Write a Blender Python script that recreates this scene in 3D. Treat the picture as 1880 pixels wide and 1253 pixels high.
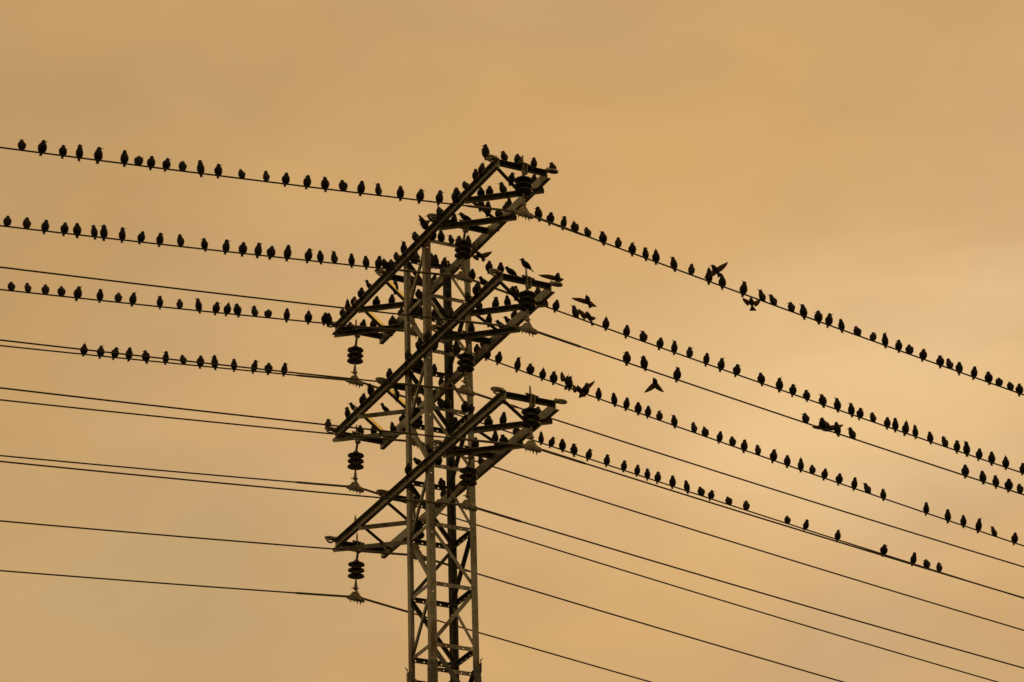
import bpy, bmesh, math, random
from mathutils import Vector, Matrix
random.seed(11)
for o in list(bpy.data.objects):
    bpy.data.objects.remove(o)
scene = bpy.context.scene
COL = scene.collection
PI = math.pi

# ------------------------------------------------------------------ camera
Z0 = 24.58                       # height of the underside of the top crossarm
YAW, PITCH, ROLL = 0.475865, 0.459746, -0.029790
FWD = Vector((math.sin(YAW)*math.cos(PITCH), math.cos(YAW)*math.cos(PITCH), math.sin(PITCH)))
RIGHT0 = Vector((math.cos(YAW), -math.sin(YAW), 0.0))
UP0 = RIGHT0.cross(FWD)
CR, SR = math.cos(ROLL), math.sin(ROLL)
CX = RIGHT0*CR + UP0*SR
CY = RIGHT0*-SR + UP0*CR
cam_data = bpy.data.cameras.new('camera')
cam_data.sensor_width = 36.0
cam_data.lens = 36.0*5594.2435/1880.0
cam_data.clip_start = 0.5
cam_data.clip_end = 12000
cam = bpy.data.objects.new('camera', cam_data)
COL.objects.link(cam)
m = Matrix((CX, CY, -FWD)).transposed().to_4x4()
m.translation = Vector((-18.75259, -38.93984, -22.88121 + Z0))
cam.matrix_world = m
scene.camera = cam

# ------------------------------------------------------------------ sky and sun
SUN_DIR = Vector((0.79, 0.38, 0.46)).normalized()     # towards the sun behind thin cloud, right of and beyond the tower
world = bpy.data.worlds.new('World')
scene.world = world
world.use_nodes = True
nt = world.node_tree
N, L = nt.nodes, nt.links
N.clear()
def nd(t, **kw):
    n = N.new(t)
    for k, v in kw.items():
        setattr(n, k, v)
    return n
def mth(op, a, b=None, c=None):
    n = nd('ShaderNodeMath', operation=op)
    for i, v in enumerate((a, b, c)):
        if v is None: continue
        if isinstance(v, (int, float)): n.inputs[i].default_value = v
        else: L.new(v, n.inputs[i])
    return n.outputs[0]
def mixc(f, a, b):
    n = nd('ShaderNodeMix', data_type='RGBA')
    for s, v in ((n.inputs[0], f), (n.inputs[6], a), (n.inputs[7], b)):
        if isinstance(v, (int, float)): s.default_value = v
        elif isinstance(v, tuple): s.default_value = v
        else: L.new(v, s)
    return n.outputs[2]
tc = nd('ShaderNodeTexCoord')
sep = nd('ShaderNodeSeparateXYZ'); L.new(tc.outputs['Generated'], sep.inputs[0])
az = mth('ARCTAN2', sep.outputs[0], sep.outputs[1])
el = mth('ARCSINE', sep.outputs[2])
def noise(scale, detail, dist, stretch=(1, 1, 1), off=(0, 0, 0)):
    mp = nd('ShaderNodeMapping'); mp.inputs['Scale'].default_value = stretch; mp.inputs['Location'].default_value = off
    L.new(tc.outputs['Generated'], mp.inputs[0])
    n = nd('ShaderNodeTexNoise'); n.inputs['Scale'].default_value = scale
    n.inputs['Detail'].default_value = detail; n.inputs['Distortion'].default_value = dist
    L.new(mp.outputs[0], n.inputs['Vector'])
    return n.outputs['Fac']
def gauss(a0, sa, e0, se, warp):
    da = mth('DIVIDE', mth('ADD', mth('SUBTRACT', az, a0), mth('MULTIPLY', warp, sa*1.1)), sa)
    de = mth('DIVIDE', mth('ADD', mth('SUBTRACT', el, e0), mth('MULTIPLY', warp, se*1.4)), se)
    return mth('EXPONENT', mth('MULTIPLY', mth('ADD', mth('MULTIPLY', da, da), mth('MULTIPLY', de, de)), -1.0))
n_big = noise(5.0, 3.0, 0.3, (1, 1, 1.8), (3.1, 0.4, 1.2))
n_mid = noise(14.0, 4.0, 0.4, (1, 1, 2.2), (0.7, 5.0, 2.2))
warp = mth('SUBTRACT', n_big, 0.5)
R = math.radians
n_band = noise(11.0, 3.0, 0.6, (1, 1, 3.0), (2.0, 1.0, 4.3))
warp2 = mth('MULTIPLY', mth('SUBTRACT', n_band, 0.5), 1.2)
n_hue = noise(8.0, 4.0, 0.5, (1, 1, 1.6), (7.7, 2.0, 0.3))
sun_az = math.atan2(SUN_DIR.x, SUN_DIR.y)
patch = gauss(YAW + R(7.2), R(5.6), PITCH - R(1.3), R(2.3), warp2)          # thin bright cloud near the sun's side
veil = gauss(YAW + R(5.0), R(9.5), PITCH - R(2.0), R(6.0), warp)
wide = gauss(sun_az, R(75), R(22), R(50), warp)
c_base = (0.450, 0.284, 0.119, 1)
c_warm = (0.605, 0.362, 0.144, 1)
c_veil = (0.670, 0.418, 0.186, 1)
c_patch = (0.870, 0.580, 0.275, 1)
col = mixc(mth('MULTIPLY', wide, 0.92), c_base, c_warm)
col = mixc(mth('MULTIPLY', veil, 0.80), col, c_veil)
col = mixc(mth('MULTIPLY', patch, 0.75), col, c_patch)
ember = gauss(YAW + R(6.5), R(6.0), PITCH + R(4.2), R(2.6), warp)
dull = gauss(YAW - R(9.5), R(6.0), PITCH - R(4.5), R(3.2), warp)
col = mixc(mth('MULTIPLY', ember, 0.55), col, (0.665, 0.375, 0.130, 1))
col = mixc(mth('MULTIPLY', dull, 0.55), col, (0.520, 0.352, 0.165, 1))
cl = mth('ADD', 1.0, mth('ADD', mth('MULTIPLY', warp, 0.22), mth('MULTIPLY', mth('SUBTRACT', n_mid, 0.5), 0.21)))
tint = mixc(mth('ADD', mth('MULTIPLY', mth('SUBTRACT', n_hue, 0.5), 2.4), 0.5), (0.965, 0.995, 1.09, 1), (1.035, 1.0, 0.92, 1))
tm = nd('ShaderNodeVectorMath', operation='MULTIPLY'); L.new(col, tm.inputs[0]); L.new(tint, tm.inputs[1])
vm = nd('ShaderNodeVectorMath', operation='SCALE'); L.new(tm.outputs[0], vm.inputs[0]); L.new(cl, vm.inputs['Scale'])
sky = nd('ShaderNodeTexSky', sky_type='NISHITA')
sky.sun_disc = False
sky.sun_elevation = math.asin(SUN_DIR.z)
sky.sun_rotation = sun_az
sky.dust_density = 6.0
sk = nd('ShaderNodeVectorMath', operation='SCALE'); L.new(sky.outputs[0], sk.inputs[0]); sk.inputs['Scale'].default_value = 0.002
ad = nd('ShaderNodeVectorMath', operation='ADD'); L.new(vm.outputs[0], ad.inputs[0]); L.new(sk.outputs[0], ad.inputs[1])
bg = nd('ShaderNodeBackground'); L.new(ad.outputs[0], bg.inputs[0]); bg.inputs[1].default_value = 1.0
wo = nd('ShaderNodeOutputWorld'); L.new(bg.outputs[0], wo.inputs[0])

sd = bpy.data.lights.new('sun', 'SUN')
sd.energy = 0.6
sd.angle = R(6.0)
sd.color = (1.0, 0.50, 0.06)
so = bpy.data.objects.new('sun', sd)
COL.objects.link(so)
so.rotation_euler = SUN_DIR.to_track_quat('Z', 'Y').to_euler()
so.location = (60, 6, 60)

vs = scene.view_settings
scene.display_settings.display_device = 'sRGB'
vs.view_transform = 'Standard'
vs.look = 'None'
vs.exposure = 0.0
vs.gamma = 1.0
vs.use_curve_mapping = False
scene.render.engine = 'CYCLES'
scene.render.resolution_x, scene.render.resolution_y = 1024, 682

# ------------------------------------------------------------------ materials
def mat(name, base, rough, metal=0.0, spots=None, scale=6.0, amount=0.35, spec=0.5, translucent=0.0, droppings=None):
    mt = bpy.data.materials.new(name); mt.use_nodes = True
    t = mt.node_tree; n, l = t.nodes, t.links
    b = n['Principled BSDF']
    tcn = n.new('ShaderNodeTexCoord')
    nz = n.new('ShaderNodeTexNoise'); nz.inputs['Scale'].default_value = scale
    nz.inputs['Detail'].default_value = 6; nz.inputs['Roughness'].default_value = 0.65
    l.new(tcn.outputs['Object'], nz.inputs['Vector'])
    rp = n.new('ShaderNodeValToRGB')
    rp.color_ramp.elements[0].position = 0.32; rp.color_ramp.elements[1].position = 0.68
    d = tuple(c*(1-amount) for c in base); u = tuple(min(1, c*(1+amount)) for c in base)
    rp.color_ramp.elements[0].color = (*d, 1); rp.color_ramp.elements[1].color = (*u, 1)
    l.new(nz.outputs['Fac'], rp.inputs[0])
    out = rp.outputs[0]
    if spots:
        scol, sscale, thr, kind = spots
        if kind == 'fleck':
            vz = n.new('ShaderNodeTexVoronoi'); vz.inputs['Scale'].default_value = sscale
            l.new(tcn.outputs['Object'], vz.inputs['Vector']); src = vz.outputs['Distance']
            lo, hi = thr, thr*0.6
        else:
            mp = n.new('ShaderNodeMapping'); mp.inputs['Scale'].default_value = (1, 1, 0.35); l.new(tcn.outputs['Object'], mp.inputs[0])
            vz = n.new('ShaderNodeTexNoise'); vz.inputs['Scale'].default_value = sscale; vz.inputs['Detail'].default_value = 8
            l.new(mp.outputs[0], vz.inputs['Vector']); src = vz.outputs['Fac']
            lo, hi = thr, thr+0.12
        mr = n.new('ShaderNodeMapRange'); mr.inputs['From Min'].default_value = lo; mr.inputs['From Max'].default_value = hi
        l.new(src, mr.inputs['Value'])
        mx = n.new('ShaderNodeMix'); mx.data_type = 'RGBA'
        l.new(mr.outputs[0], mx.inputs[0]); l.new(out, mx.inputs[6]); mx.inputs[7].default_value = (*scol, 1)
        out = mx.outputs[2]
    if droppings:                                # pale splashes left by the birds
        mp2 = n.new('ShaderNodeMapping'); mp2.inputs['Scale'].default_value = (1, 1, 0.3); mp2.inputs['Location'].default_value = (3.3, 1.7, 5.1)
        l.new(tcn.outputs['Object'], mp2.inputs[0])
        dz = n.new('ShaderNodeTexNoise'); dz.inputs['Scale'].default_value = 16.0; dz.inputs['Detail'].default_value = 3
        l.new(mp2.outputs[0], dz.inputs['Vector'])
        dr = n.new('ShaderNodeMapRange'); dr.inputs['From Min'].default_value = 0.70; dr.inputs['From Max'].default_value = 0.74
        l.new(dz.outputs['Fac'], dr.inputs['Value'])
        dm = n.new('ShaderNodeMix'); dm.data_type = 'RGBA'
        l.new(dr.outputs[0], dm.inputs[0]); l.new(out, dm.inputs[6]); dm.inputs[7].default_value = (*droppings, 1)
        out = dm.outputs[2]
    l.new(out, b.inputs['Base Color'])
    rr = n.new('ShaderNodeMapRange'); rr.inputs['To Min'].default_value = max(0.05, rough-0.12); rr.inputs['To Max'].default_value = min(1, rough+0.12)
    l.new(nz.outputs['Fac'], rr.inputs['Value']); l.new(rr.outputs[0], b.inputs['Roughness'])
    b.inputs['Metallic'].default_value = metal
    b.inputs['Specular IOR Level'].default_value = spec
    if translucent:
        tr = n.new('ShaderNodeBsdfTranslucent'); tr.inputs[0].default_value = (*[min(1, c*9) for c in base], 1)
        ms = n.new('ShaderNodeMixShader'); ms.inputs[0].default_value = translucent
        o = n['Material Output']
        l.new(b.outputs[0], ms.inputs[1]); l.new(tr.outputs[0], ms.inputs[2]); l.new(ms.outputs[0], o.inputs[0])
    return mt
M = {
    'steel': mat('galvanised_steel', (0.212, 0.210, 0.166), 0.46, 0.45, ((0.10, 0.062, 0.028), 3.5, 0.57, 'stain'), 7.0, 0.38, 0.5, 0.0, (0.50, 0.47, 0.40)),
    'steel_dark': mat('dark_steel', (0.085, 0.084, 0.068), 0.55, 0.30, ((0.075, 0.045, 0.022), 3.0, 0.60, 'stain'), 6.0, 0.3),  # darker tone of the steel; on the front lower brace it paints in shade
    'fitting': mat('zinc_fitting', (0.26, 0.235, 0.17), 0.55, 0.25, ((0.13, 0.075, 0.03), 12.0, 0.58, 'stain'), 16.0, 0.3),
    'porcelain': mat('brown_porcelain', (0.008, 0.005, 0.004), 0.30, 0.0, None, 10.0, 0.3, 0.3),
    'wire': mat('aged_aluminium_wire', (0.050, 0.040, 0.028), 0.65, 0.2, None, 20.0, 0.3),
    'rod': mat('armour_rod', (0.13, 0.115, 0.078), 0.55, 0.3, None, 25.0, 0.3),
    'feather': mat('dark_feather', (0.0075, 0.0065, 0.0060), 0.60, 0.0, ((0.040, 0.032, 0.022), 150.0, 0.13, 'fleck'), 30.0, 0.5, 0.22),
    'wing': mat('wing_feather', (0.040, 0.029, 0.0155), 0.6, 0.0, None, 40.0, 0.4, 0.25, 0.6),
    'beak': mat('horn_beak', (0.045, 0.033, 0.020), 0.4, 0.0, None, 60.0, 0.3),
    'concrete': mat('concrete', (0.36, 0.34, 0.30), 0.9, 0.0, None, 4.0, 0.2),
    'ground': mat('dry_grass_ground', (0.032, 0.030, 0.015), 0.95, 0.0, ((0.055, 0.042, 0.026), 0.4, 0.55, 'stain'), 2.0, 0.4),
}

# ------------------------------------------------------------------ mesh building
class MB:
    def __init__(s): s.v, s.f, s.mi = [], [], []
    def add(s, vs_, fs, mi=0):
        k = len(s.v); s.v += [tuple(p) for p in vs_]
        s.f += [tuple(i+k for i in f) for f in fs]; s.mi += [mi]*len(fs)
    def prism(s, prof, p0, p1, a, b, mi=0):
        """profile of (a,b) points swept from p0 to p1"""
        p0, p1, a, b = Vector(p0), Vector(p1), Vector(a), Vector(b)
        n = len(prof)
        vs_ = [p0 + a*x + b*y for x, y in prof] + [p1 + a*x + b*y for x, y in prof]
        fs = [(i, (i+1) % n, n+(i+1) % n, n+i) for i in range(n)] + [tuple(range(n-1, -1, -1)), tuple(range(n, 2*n))]
        s.add(vs_, fs, mi)
    def box(s, c, ax, ay, az_, mi=0):
        c, ax, ay, az_ = Vector(c), Vector(ax), Vector(ay), Vector(az_)
        vs_ = [c+ax*i+ay*j+az_*k for i in (-1, 1) for j in (-1, 1) for k in (-1, 1)]
        s.add(vs_, [(0, 1, 3, 2), (4, 6, 7, 5), (0, 4, 5, 1), (2, 3, 7, 6), (0, 2, 6, 4), (1, 5, 7, 3)], mi)
    def loft(s, rings, mi=0, cap=True):
        """rings: lists of equal numbers of points"""
        n = len(rings[0]); vs_ = [p for r in rings for p in r]; fs = []
        for i in range(len(rings)-1):
            for j in range(n):
                k = (j+1) % n
                fs.append((i*n+j, i*n+k, (i+1)*n+k, (i+1)*n+j))
        if cap:
            fs.append(tuple(range(n-1, -1, -1))); e = (len(rings)-1)*n
            fs.append(tuple(range(e, e+n)))
        s.add(vs_, fs, mi)
    def tube(s, pts, rad, n=8, mi=0):
        pts = [Vector(p) for p in pts]
        if not isinstance(rad, (list, tuple)): rad = [rad]*len(pts)
        rings = []; ref = Vector((0, 0, 1))
        for i, p in enumerate(pts):
            t = (pts[min(i+1, len(pts)-1)] - pts[max(i-1, 0)]).normalized()
            if abs(t.dot(ref)) > 0.95: ref = Vector((0, 1, 0))
            u = t.cross(ref).normalized(); w = u.cross(t)
            rings.append([p + (u*math.cos(2*PI*k/n) + w*math.sin(2*PI*k/n))*rad[i] for k in range(n)])
        s.loft(rings, mi)
    def lathe(s, prof, c, axis, n=20, mi=0):
        """prof (radius, height along axis)"""
        c, axis = Vector(c), Vector(axis).normalized()
        u = axis.orthogonal().normalized(); w = axis.cross(u)
        s.loft([[c + axis*h + (u*math.cos(2*PI*k/n)+w*math.sin(2*PI*k/n))*max(r, 1e-4) for k in range(n)] for r, h in prof], mi)
    def mesh(s, name, mats, smooth=False):
        me = bpy.data.meshes.new(name)
        me.from_pydata(s.v, [], s.f)
        for k in mats: me.materials.append(M[k])
        me.polygons.foreach_set('material_index', s.mi)
        if smooth: me.polygons.foreach_set('use_smooth', [True]*len(s.f))
        me.update()
        bm = bmesh.new(); bm.from_mesh(me); bmesh.ops.recalc_face_normals(bm, faces=bm.faces); bm.to_mesh(me); bm.free()
        return me
    def build(s, name, mats, parent=None, smooth=False):
        return link(name, s.mesh(name, [mats] if isinstance(mats, str) else mats, smooth), parent)
def link(name, me, parent=None):
    o = bpy.data.objects.new(name, me); COL.objects.link(o)
    if parent: o.parent = parent
    return o
def tag(o, label, cat, group=None):
    o['label'] = label; o['category'] = cat
    if group: o['group'] = group
    return o
def empty(name, loc):
    o = bpy.data.objects.new(name, None); COL.objects.link(o); o.location = loc; o.empty_display_size = 0.2
    return o
def V(x, y, z): return Vector((x, y, z + Z0))

# ------------------------------------------------------------------ ground
g = MB(); S = 4000
nn = 24
g.add([(-S+2*S*i/nn, -S+2*S*j/nn, 0) for i in range(nn+1) for j in range(nn+1)],
      [(i*(nn+1)+j, (i+1)*(nn+1)+j, (i+1)*(nn+1)+j+1, i*(nn+1)+j+1) for i in range(nn) for j in range(nn)])
go = g.build('ground', 'ground'); go['kind'] = 'structure'

# ------------------------------------------------------------------ tower
tower = empty('lattice_tower', (0, 0, 0))
tag(tower, 'olive grey steel lattice pylon with three slanting crossarms crowded with birds', 'pylon')
def child(mb, name, mats='steel', smooth=False, parent=None):
    # vertices are written in world space; the tower empty stands at the origin
    return mb.build(name, mats, parent or tower, smooth)

def perforated(mb, p0, d, w, nrm, length, width, th, holes, r, mi=0):
    """flat bar from p0 along d, width along w, thickness along nrm, with real octagonal holes"""
    p0, d, w, nrm = Vector(p0), Vector(d).normalized(), Vector(w).normalized(), Vector(nrm).normalized()
    c = width*0.45
    cuts = []; s0 = 0.0
    for h in sorted(holes):
        if h-c > s0+0.004 and h+c < length-0.004:
            cuts.append((s0, h-c, None)); cuts.append((h-c, h+c, h)); s0 = h+c
    cuts.append((s0, length, None))
    P = lambda a, b, t: p0 + d*a + w*b + nrm*t
    for a, b, h in cuts:
        if h is None:
            vs_ = [P(x, y, t) for t in (0, th) for x, y in ((a, 0), (b, 0), (b, width), (a, width))]
            mb.add(vs_, [(3, 2, 1, 0), (4, 5, 6, 7), (0, 1, 5, 4), (2, 3, 7, 6)] + ([(3, 0, 4, 7)] if a == 0 else []) + ([(1, 2, 6, 5)] if b == length else []), mi)
        else:
            out = [(a, 0), (h, 0), (b, 0), (b, width/2), (b, width), (h, width), (a, width), (a, width/2)]
            inn = [(h + r*math.cos(R(225+45*k)), width/2 + r*math.sin(R(225+45*k))) for k in range(8)]
            vs_ = [P(x, y, t) for t in (0, th) for x, y in out+inn]
            fs = []
            for k in range(8):
                j = (k+1) % 8
                fs += [(k, j, 8+j, 8+k), (16+j, 16+k, 24+k, 24+j), (8+k, 8+j, 24+j, 24+k)]
            fs += [(0, 1, 17, 16), (1, 2, 18, 17), (4, 5, 21, 20), (5, 6, 22, 21)]
            mb.add(vs_, fs, mi)

BOLT = {}
def bolt_on(parent, p, ax, kind='nut'):
    if kind not in BOLT:
        q = MB()
        if kind == 'head': q.lathe([(0.0, 0), (0.016, 0), (0.016, 0.014), (0.012, 0.017), (0.0, 0.017)], (0, 0, 0), (0, 0, 1), 6)
        else: q.lathe([(0.0, 0), (0.017, 0), (0.017, 0.018), (0.0095, 0.019), (0.0095, 0.034), (0, 0.035)], (0, 0, 0), (0, 0, 1), 6)
        BOLT[kind] = q.mesh('bolt', ['fitting'])
    o = link('bolt', BOLT[kind], parent)
    o.location = p
    o.rotation_euler = Vector(ax).to_track_quat('Z', 'Y').to_euler()
    return o
LV = [0.10, -0.876, -1.85, -2.827, -3.81, -4.79, -5.756, -6.733]
ZB = -7.15                       # splice below the lowest visible panel
H = 0.40
# legs: two perforated flanges meeting at the outer corner
for sx in (-1, 1):
    for sy in (-1, 1):
        mb = MB()
        top = 0.165; ln = top - ZB
        holes = []
        for l in LV: holes += [top-l-0.0, top-l+0.14]
        holes += [0.09+0.0, 0.30]
        perforated(mb, V(sx*H, sy*H, top), (0, 0, -1), (-sx, 0, 0), (0, -sy, 0), ln, 0.105, 0.010, holes, 0.012)
        perforated(mb, V(sx*H, sy*(H-0.0102), top), (0, 0, -1), (0, -sy, 0), (-sx, 0, 0), ln, 0.095, 0.010, [h+0.07 for h in holes], 0.011)
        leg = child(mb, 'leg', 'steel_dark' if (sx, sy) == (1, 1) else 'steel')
        # lower leg down to its footing, a heavier angle lapped over the splice
        mb = MB()
        o = 0.012
        x, y = sx*(H+o), sy*(H+o)
        prof = [(0, 0), (0.118, 0), (0.118, 0.0115), (0.0115, 0.0115), (0.0115, 0.118), (0, 0.118)]
        mb.prism(prof, V(x, y, ZB+0.16), Vector((sx*(H+o+0.55), sy*(H+o+0.55), 0.30)), (-sx, 0, 0), (0, -sy, 0))
        lower = child(mb, 'lower_leg', 'steel_dark')
        for k in range(5):
            for q in (0, 1):
                zz = ZB + 0.11 - 0.09*k
                if q == 0: bolt_on(lower, V(x - sx*(0.04+0.045*(k % 2)), y, zz), (0, sy, 0), 'head')
                else: bolt_on(lower, V(x, y - sy*(0.04+0.045*(k % 2)), zz), (sx, 0, 0), 'head')
        mb = MB()
        c = Vector((sx*(H+o+0.53), sy*(H+o+0.53), 0))
        mb.loft([[c+Vector((a*r, b*r, h)) for a, b in ((-1, -1), (1, -1), (1, 1), (-1, 1))] for r, h in ((0.45, -0.4), (0.45, 0.16), (0.40, 0.20), (0.22, 0.42))])
        child(mb, 'footing', 'concrete')
# face frames: (corner a, corner b, inward normal)
FACES = {'front': ((-H, -H), (H, -H), (0, 1)), 'back': ((-H, H), (H, H), (0, -1)),
         'left': ((-H, H), (-H, -H), (1, 0)), 'right': ((H, H), (H, -H), (-1, 0))}
def horizontal(face, z, ins=0.0125):
    a, b, n = FACES[face]
    a, b, n = Vector((*a, 0)), Vector((*b, 0)), Vector((*n, 0))
    d = (b-a).normalized(); ln = (b-a).length - 0.03
    mb = MB()
    p = a + d*0.015 + n*(ins if face in ('front', 'back') else ins+0.0105)
    pv = V(p.x, p.y, z-0.033)
    k = 5
    perforated(mb, pv, d, (0, 0, 1), n, ln, 0.066, 0.007, [0.095 + (ln-0.19)*i/(k-1) for i in range(k)], 0.0135)
    q = pv + n*0.0072 + d*0.09
    mb.prism([(0, 0.0595), (0.055, 0.0595), (0.055, 0.066), (0, 0.066)], q, q + d*(ln-0.18), n, (0, 0, 1))
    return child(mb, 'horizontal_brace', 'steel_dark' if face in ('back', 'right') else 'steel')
def diagonal(face, z_top, z_bot, a_to_b, mats='steel', w=0.055):
    a, b, n = FACES[face]
    a, b, n = Vector((*a, 0)), Vector((*b, 0)), Vector((*n, 0))
    d = (b-a).normalized()
    ins = 0.0225 if face in ('front', 'back') else 0.033
    s, e = (a+d*0.05, b-d*0.05) if a_to_b else (b-d*0.05, a+d*0.05)
    p0 = V(s.x, s.y, z_top-0.05) + n*ins; p1 = V(e.x, e.y, z_bot+0.05) + n*ins
    t = (p1-p0).normalized(); wd = n.cross(t).normalized()
    if wd.z < 0: wd = -wd
    mb = MB(); th = 0.006
    mb.prism([(0, -w/2), (th, -w/2), (th, w/2-th), (w, w/2-th), (w, w/2), (0, w/2)], p0, p1, n, wd)
    return child(mb, 'diagonal_brace', mats)
for i, l in enumerate(LV):
    horizontal('front', l); horizontal('back', l)
    if i in (1, 3, 5, 6, 7):
        horizontal('left', l); horizontal('right', l)
for i in range(len(LV)-1):
    zt_, zb_ = LV[i], LV[i+1]
    even = i % 2 == 0
    # left face runs from the far corner A to the near corner B
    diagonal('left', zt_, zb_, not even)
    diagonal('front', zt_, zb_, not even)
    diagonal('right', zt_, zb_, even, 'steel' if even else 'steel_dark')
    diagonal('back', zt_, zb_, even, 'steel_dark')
diagonal('front', LV[7], LV[7]-0.98, True, 'steel_dark', 0.085)  # dark tone stands in for the shaded underside of this angle
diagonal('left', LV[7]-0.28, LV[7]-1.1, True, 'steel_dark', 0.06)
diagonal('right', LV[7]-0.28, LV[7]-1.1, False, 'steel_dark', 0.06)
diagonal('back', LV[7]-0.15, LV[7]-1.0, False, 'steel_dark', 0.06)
horizontal('front', LV[7]-0.36, 0.10); horizontal('back', LV[7]-0.36)
# small gusset ears at the splice
for (x, y, dx) in ((-H, H, -1), (H, -H, 1)):
    mb = MB()
    zz = LV[7]-0.20
    mb.prism([(0, 0), (0.05*1, 0.09), (0.0, 0.05)], V(x+dx*0.013, y-0.004, zz), V(x+dx*0.013, y+0.004, zz), (dx, 0, 0), (0, 0, 1))
    mb.box(V(x+dx*0.018, y, zz-0.08), (0.004, 0, 0), (0, 0.03, 0), (0, 0, 0.08))
    child(mb, 'gusset_plate')
# body below the frame
mb = MB()
zs = [ZB-0.8]
while zs[-1] > -Z0+2.2: zs.append(zs[-1]-1.55)
def hw(z): return H+0.012+0.55*(ZB+0.16-z)/(ZB+0.16+Z0-0.30)
for i, z in enumerate(zs):
    a = hw(z)-0.02
    P4 = [V(-a, -a, z), V(a, -a, z), V(a, a, z), V(-a, a, z)]
    for k in range(4): mb.prism([(-.03, -.03), (.03, -.03), (.03, -.024), (-.024, -.024), (-.024, .03), (-.03, .03)], P4[k], P4[(k+1) % 4], (0, 0, 1), (P4[(k+1) % 4]-P4[k]).normalized().cross(Vector((0, 0, 1))))
    if i+1 < len(zs):
        b = hw(zs[i+1])-0.028
        Q4 = [V(-b, -b, zs[i+1]), V(b, -b, zs[i+1]), V(b, b, zs[i+1]), V(-b, b, zs[i+1])]
        for k in range(4):
            s, e = (P4[k], Q4[(k+1) % 4]) if (i+k) % 2 else (P4[(k+1) % 4], Q4[k])
            t = (e-s).normalized(); u = t.orthogonal().normalized(); w = t.cross(u)
            mb.prism([(-.03, -.03), (.03, -.03), (.03, -.024), (-.024, -.024), (-.024, .03), (-.03, .03)], s, e, u, w)
child(mb, 'lower_bracing', 'steel_dark')

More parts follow.
